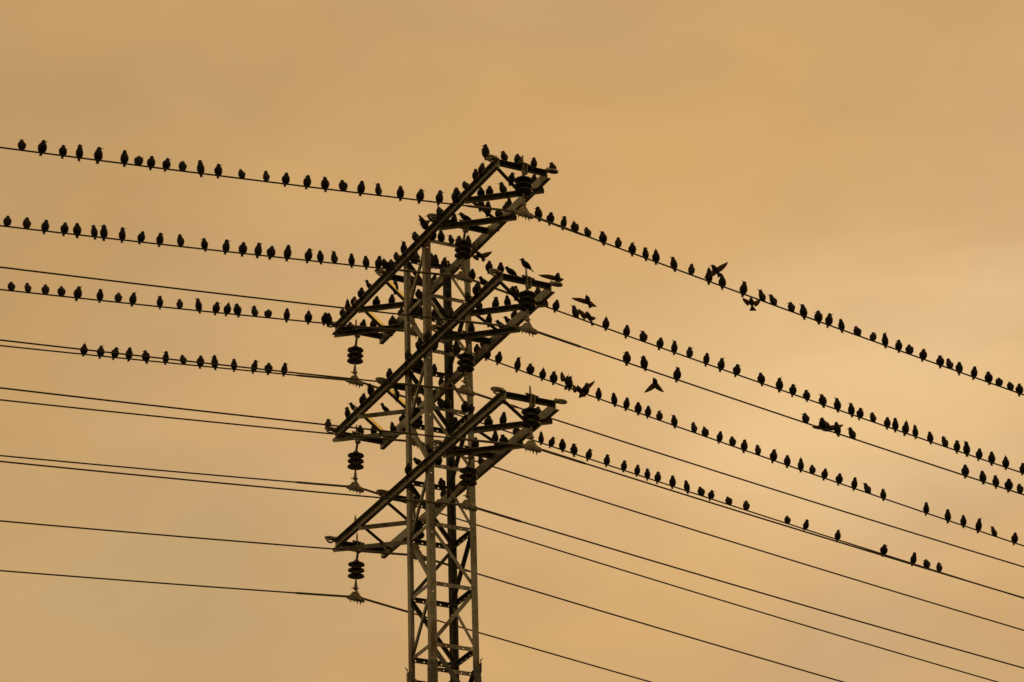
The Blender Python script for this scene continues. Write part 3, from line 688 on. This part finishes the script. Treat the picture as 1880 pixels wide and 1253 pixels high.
PERCHED = [
    (-0.608, -3.05, 0.17, 'L', 'top crossarm left beam'),
    (-0.608, -3.05, 0.17, 'L', 'top crossarm left beam'),
    (-0.455, -2.577, 0.156, 'F', 'top crossarm left beam'),
    (-0.455, -2.385, 0.156, 'l', 'top crossarm left beam'),
    (-0.455, -2.039, 0.156, 'H', 'top crossarm left beam'),
    (-0.455, -1.732, 0.156, 'l', 'top crossarm left beam'),
    (-0.455, -1.655, 0.156, 'T', 'top crossarm left beam'),
    (-0.455, -1.118, 0.156, 'l', 'top crossarm left beam'),
    (-0.455, -0.849, 0.156, 'P', 'top crossarm left beam'),
    (-0.455, -0.58, 0.156, 'P', 'top crossarm left beam'),
    (-0.455, -0.196, 0.156, 'L', 'top crossarm left beam'),
    (-0.455, 0.265, 0.156, 'U', 'top crossarm left beam'),
    (-0.455, 0.533, 0.156, 'l', 'top crossarm left beam'),
    (-0.455, 1.647, 0.156, 'P', 'top crossarm left beam'),
    (-0.455, 1.954, 0.156, 'l', 'top crossarm left beam'),
    (-0.455, 2.261, 0.156, 'H', 'top crossarm left beam'),
    (-0.455, 2.492, 0.156, 'T', 'top crossarm left beam'),
    (-0.455, 2.722, 0.156, 'H', 'top crossarm left beam'),
    (-0.294, -3.05, 0.17, 'L', 'top crossarm near end beam'),
    (-0.057, -3.05, 0.17, 'L', 'top crossarm near end beam'),
    (0.203, -3.05, 0.17, 'L', 'top crossarm near end beam'),
    (0.539, -3.05, 0.17, 'L', 'top crossarm near end beam'),
    (0.455, -2.577, 0.156, 'F', 'top crossarm right beam'),
    (-0.16, -2.25, 0, 'L', 'top crossarm upper strut'),
    (0.011, -2.393, 0, 'L', 'top crossarm upper strut'),
    (-0.029, -2.738, 0.01, 'r', 'top crossarm upper strut'),
    (-0.261, -2.166, 0, 'F', 'top crossarm upper strut'),
    (-0.098, -1.807, 0.01, 'F', 'top crossarm second strut'),
    (0.072, -1.708, 0.01, 'F', 'top crossarm second strut'),
    (0.289, -1.684, 0, 'F', 'top crossarm second strut'),
    (0.455, -1.617, 0.156, 'r', 'top crossarm second strut'),
    (0.455, -1.732, 0.156, 'F', 'top crossarm second strut'),
    (-0.125, -1.339, 0, 'P', 'top crossarm second strut'),
    (-0.279, -1.211, 0, 'F', 'top crossarm second strut'),
    (-0.269, -0.4, 0.13, 'F', 'mast top rail'),
    (-0.101, -0.4, 0.13, 'F', 'mast top rail'),
    (0.071, -0.4, 0.13, 'L', 'mast top rail'),
    (0.21, -0.4, 0.13, 'L', 'mast top rail'),
    (0.372, -0.4, 0.13, 'T', 'mast top rail'),
    (-0.14, 1.266, 0.01, 'F', 'top crossarm far struts'),
    (-0.018, 1.705, 0, 'F', 'top crossarm far struts'),
    (-0.226, 1.867, 0, 'l', 'top crossarm far struts'),
    (-0.243, 2.865, 0, 'F', 'top crossarm far struts'),
    (-0.078, 2.739, 0, 'F', 'top crossarm far struts'),
    (0.07, 2.627, 0, 'F', 'top crossarm far struts'),
    (0.313, 2.442, 0, 'T', 'top crossarm far struts'),
    (-0.608, -3.05, -1.785, 'F', 'middle crossarm near end beam'),
    (-0.417, -3.05, -1.785, 'F', 'middle crossarm near end beam'),
    (-0.241, -3.05, -1.785, 'P', 'middle crossarm near end beam'),
    (-0.455, -2.577, -1.799, 'P', 'middle crossarm left beam'),
    (-0.455, -2.308, -1.799, 'F', 'middle crossarm left beam'),
    (-0.455, 0.879, -1.799, 'l', 'middle crossarm left beam'),
    (-0.455, 1.57, -1.799, 'L', 'middle crossarm left beam'),
    (-0.455, 1.916, -1.799, 'T', 'middle crossarm left beam'),
    (-0.455, 2.261, -1.799, 'P', 'middle crossarm left beam'),
    (-0.455, 2.492, -1.799, 'L', 'middle crossarm left beam'),
    (-0.131, -2.274, -1.955, 'l', 'middle crossarm near struts'),
    (0.029, -2.407, -1.955, 'T', 'middle crossarm near struts'),
    (-0.077, -2.775, -1.945, 'R', 'middle crossarm near struts'),
    (0.271, -1.67, -1.955, 'P', 'middle crossarm near struts'),
    (0.455, -1.579, -1.799, 'P', 'middle crossarm near struts'),
    (0.029, -1.733, -1.945, 'F', 'middle crossarm near struts'),
    (0.455, -1.771, -1.799, 'F', 'middle crossarm near struts'),
    (-0.119, 1.784, -1.955, 'P', 'middle crossarm far struts'),
    (0.325, 2.433, -1.955, 'T', 'middle crossarm far struts'),
    (0.064, 2.631, -1.955, 'F', 'middle crossarm far struts'),
    (0.027, 3.06, -1.785, 'F', 'middle crossarm far struts'),
    (-0.569, 3.06, -1.785, 'R', 'middle crossarm far struts'),
    (-0.249, -2.176, -3.907, 'F', 'bottom crossarm near struts'),
    (-0.078, -2.319, -3.907, 'F', 'bottom crossarm near struts'),
    (0.114, -1.684, -3.897, 'F', 'bottom crossarm near struts'),
    (0.271, -1.67, -3.907, 'l', 'bottom crossarm near struts'),
    (-0.455, -0.58, -3.751, 'P', 'bottom crossarm left beam'),
    (-0.455, -0.158, -3.751, 'P', 'bottom crossarm left beam'),
    (-0.455, 0.188, -3.751, 'F', 'bottom crossarm left beam'),
    (0.106, 0.4, 0.13, 'T', 'mast between upper two crossarms'),
    (0.323, 0.4, 0.13, 'V', 'mast between upper two crossarms'),
    (0.002, -0.4, -0.846, 'F', 'mast between upper two crossarms'),
    (0.18, 0.4, 0.13, 'F', 'mast between upper two crossarms'),
    (0.106, 0.4, -1.82, 'F', 'mast below the middle crossarm'),
    (-0.155, -0.4, -2.797, 'F', 'mast below the middle crossarm'),
    (0.362, -0.4, -2.797, 'F', 'mast below the middle crossarm'),
    (0.249, -0.4, -2.797, 'F', 'mast below the middle crossarm'),
    (0.455, -0.542, -3.751, 'U', 'mast below the bottom crossarm'),
    (0.224, 0.4, -3.78, 'F', 'mast below the bottom crossarm'),
    (-0.219, -0.4, -3.78, 'F', 'mast below the bottom crossarm')
]
sets = {}
for b in PERCHED: sets.setdefault(b[4], []).append(b)
for pl, bs in sets.items():
    bs.sort(key=lambda b: (Vector(b[:3]) - Vector((-18.75, -38.94, -22.88))).dot(CAMR)/(Vector(b[:3]) - Vector((-18.75, -38.94, -22.88))).dot(FWD))
    for i, (x, y, z, code, _) in enumerate(bs):
        o = place(V(x, y, z), code, 0.4)
        if i == 0: where = 'leftmost'
        elif i == len(bs)-1: where = 'rightmost'
        else: where = ordinal(i+1) + ' from left'
        if len(bs) == 1: where = 'the only one'
        tag(o, 'starling %s, %s on the %s' % (LOOK[code], where, pl), 'bird', 'starlings perched on the tower')
o = place(V(0, HY['N'], TZ[1]+CH-0.012+0.190), 'P', 0.1)
tag(o, 'lone starling in profile atop the middle crossarm right tip bolt', 'bird', 'starlings perched on the tower')
# birds buried in the ironwork of the mast, too overlapped to pick apart
HIDDEN = [
    (-0.224, 0.4, 0.13, 'F'),
    (-0.17, 0.4, 0.13, 'F'),
    (0.455, 0.725, 0.156, 'F'),
    (0.455, 0.533, 0.156, 'F'),
    (-0.455, -2.347, -1.799, 'F'),
    (0.455, 1.071, 0.156, 'F'),
    (-0.4, -0.165, -0.846, 'F'),
    (-0.455, -2.039, -1.799, 'F'),
    (0.354, 2.411, 0, 'F'),
    (0.455, 2.338, 0.156, 'F'),
    (0.003, -2.713, -1.945, 'L'),
    (0.455, -2.577, -1.799, 'R'),
    (-0.32, -2.116, -1.955, 'F'),
    (-0.084, -1.374, -1.955, 'F'),
    (0.022, 0.4, -0.846, 'F'),
    (0.131, 0.4, -0.846, 'F'),
    (0.239, 0.4, -0.846, 'F'),
    (-0.455, -1.425, -1.799, 'F'),
    (-0.455, -1.003, -1.799, 'F'),
    (-0.455, -0.542, -1.799, 'F'),
    (-0.455, -0.58, -1.799, 'F'),
    (-0.455, -0.273, -1.799, 'T'),
    (-0.455, -0.311, -1.799, 'F'),
    (-0.455, 0.149, -1.799, 'F'),
    (-0.254, -0.4, -1.82, 'F'),
    (-0.022, -0.4, -1.82, 'F'),
    (0.141, -0.4, -1.82, 'F'),
    (0.455, -0.465, -1.799, 'F'),
    (0.455, -0.695, -1.799, 'F'),
    (-0.175, 0.4, -1.82, 'F'),
    (-0.244, 0.4, -1.82, 'F'),
    (0.455, 0.841, -1.799, 'F'),
    (-0.062, -0.4, -2.797, 'F'),
    (0.455, 1.685, -1.799, 'F'),
    (-0.167, 1.243, -1.945, 'F'),
    (0.4, 0.219, -2.797, 'F'),
    (0.455, 2.338, -1.799, 'F'),
    (0.455, -1.732, -3.751, 'F'),
    (-0.072, -1.384, -3.907, 'F'),
    (0.455, -2.462, -3.751, 'F'),
    (0.007, -0.4, -3.78, 'F'),
    (0.455, 0.841, -3.751, 'F'),
    (-0.111, 0.4, -1.82, 'F'),
    (-0.17, 0.4, -1.82, 'F'),
    (-0.111, 0.4, -1.82, 'F'),
    (0.416, 1.738, 0.01, 'F'),
    (-0.106, 0.4, -0.846, 'F')
]
bm = bmesh.new()
tmp = bpy.data.meshes.new('tmp')
for x, y, z, code in HIDDEN:
    me, phi = bird_variant(code, random.choice('TA'), random.randrange(5))
    k0 = len(bm.verts)
    bm.from_mesh(me); bm.verts.ensure_lookup_table()
    mt = Matrix.Translation(V(x, y, z)) @ Matrix.Rotation(phi+random.uniform(-.5, .5), 4, 'Z') @ Matrix.Rotation(random.uniform(-.12, .12), 4, 'X')
    for v in bm.verts[k0:]: v.co = mt @ v.co
fm = bpy.data.meshes.new('starling_flock'); bm.to_mesh(fm); bm.free()
for k in ('feather', 'wing', 'beak'): fm.materials.append(M[k])
fo = link('starling_flock', fm); fo['kind'] = 'stuff'
tag(fo, 'dark starlings huddled deep inside the tower ironwork', 'birds')

# birds on the wing
FLY = [
    ('dark starling flapping above the uppermost right wire, tail fanned', (3.32, -3, -0.854), (3.261, -3, -0.853), (3.454, -3, -1.009), 0.114, (3.164, -2.97, -1.085), (3.589, -3.03, -0.738)),
    ('starling fluttering just under the uppermost right wire', (3.981, -3, -1.296), (3.984, -3, -1.257), (4.007, -3, -1.501), 0.123, (3.847, -2.97, -1.29), (4.138, -3.03, -1.288)),
    ('starling gliding above the second right wire near the tower', (2.203, -0.93, -0.641), (2.204, -0.93, -0.602), (2.261, -0.93, -0.837), 0.061, (1.938, -0.9, -0.706), (2.367, -0.96, -0.808)),
    ('starling landing with raised wings on the second right wire', (2.19, -0.93, -0.933), (2.14, -0.93, -0.972), (2.299, -0.93, -1.144), 0.061, (2.061, -0.9, -0.874), (2.345, -0.96, -1.013)),
    ('starling with wings held straight up beside the fourth right wire', (2.774, 0.88, -1.169), (2.78, 0.88, -1.118), (2.734, 0.88, -1.405), 0.061, (2.694, 0.91, -1.064), (2.792, 0.85, -1.089)),
    ('starling flapping one brown wing up over the fourth right wire', (2.965, 0.88, -1.306), (2.947, 0.88, -1.255), (3.039, 0.88, -1.483), 0.140, (2.9, 0.91, -1.261), (3.276, 0.85, -1.143)),
    ('starling gliding alone with drooped wings between two right wires', (3.327, -1, -1.926), (3.301, -1, -1.895), (3.38, -1, -2.077), 0.061, (3.144, -0.97, -2.185), (3.484, -1.03, -2.141)),
    ('starling hovering with level wings behind the third right wire', (5.411, -2.7, -3.042), (5.394, -2.7, -3.008), (5.423, -2.7, -3.189), 0.140, (5.136, -2.67, -3.145), (5.703, -2.73, -3.027)),
    ('starling flying in just right of the top insulator, wing out', (0.229, -1, -0.303), (0.182, -1, -0.284), (0.354, -1, -0.428), 0.079, (0.147, -0.97, -0.364), (0.481, -1.03, -0.239)),
    ('starling flapping on the middle crossarm right end ring', (0.558, -3.05, -1.601), (0.619, -3.05, -1.574), (0.519, -3.05, -1.78), 0.061, (0.232, -3.02, -1.665), (0.641, -3.08, -1.686)),
    ('starling lifting a thin wing on the top crossarm left beam', (-0.66, -0.8, 0.188), (-0.712, -0.8, 0.167), (-0.524, -0.8, 0.12), 0.061, (-0.678, -0.77, 0.293), (-0.498, -0.83, 0.199))
]
for lab, hd_, bk, tl, tw, lw, rw in FLY:
    h, b_, t_, l_, r_ = (V(*q) for q in (hd_, bk, tl, lw, rw))
    c = h.lerp(t_, 0.36)
    loc = lambda p: p - c
    h, b_, t_, l_, r_ = map(loc, (h, b_, t_, l_, r_))
    axis = (h-t_).normalized()
    side = (r_-l_).normalized(); side = (side - axis*side.dot(axis)).normalized()
    belly = axis.cross(side).normalized()
    mb = MB()
    Ls = (h-t_).length
    rump = t_.lerp(h, 0.40)
    pts = [rump, rump.lerp(h, 0.22), rump.lerp(h, 0.48), rump.lerp(h, 0.72), rump.lerp(h, 0.88), h, h + (b_-h)*0.35]
    rads = [(.015, .012), (.032, .029), (.043, .040), (.040, .037), (.030, .029), (.0245, .0245), (.013, .013)]
    mb.loft(rings_along(pts, rads, 12, side), 0)
    bd = (b_-h).normalized()
    u = bd.orthogonal().normalized(); w = bd.cross(u)
    mb.loft([[h + bd*s + (u*math.cos(2*PI*k/6)+w*math.sin(2*PI*k/6))*r for k in range(6)] for s, r in ((0.012, .009), (0.024, .005), (0.046, .0008))], 2)
    # fanned tail
    hw_ = tw*0.5
    mb.loft([[rump+axis*0.01-side*0.010+belly*0.003, rump+axis*0.01+side*0.010+belly*0.003, rump+axis*0.01+side*0.010-belly*0.003, rump+axis*0.01-side*0.010-belly*0.003],
             [t_-side*hw_+belly*0.0015, t_+side*hw_+belly*0.0015, t_+side*hw_-belly*0.0015, t_-side*hw_-belly*0.0015]], 0)
    sh = h.lerp(t_, 0.30)
    for tip, s in ((l_, -1), (r_, 1)):
        root = sh + side*(s*0.018)
        sp = (tip-root).normalized()
        cd = (-axis - sp*(-axis).dot(sp))
        cd = cd.normalized() if cd.length > 0.2 else belly
        add_wing(mb, root, tip, cd, 0.085, sp.cross(cd), 1)
    me = mb.mesh('flying_starling', ['feather', 'wing', 'beak'], True)
    o = link('flying_starling', me); o.location = c
    tag(o, lab, 'bird', 'starlings with open wings')
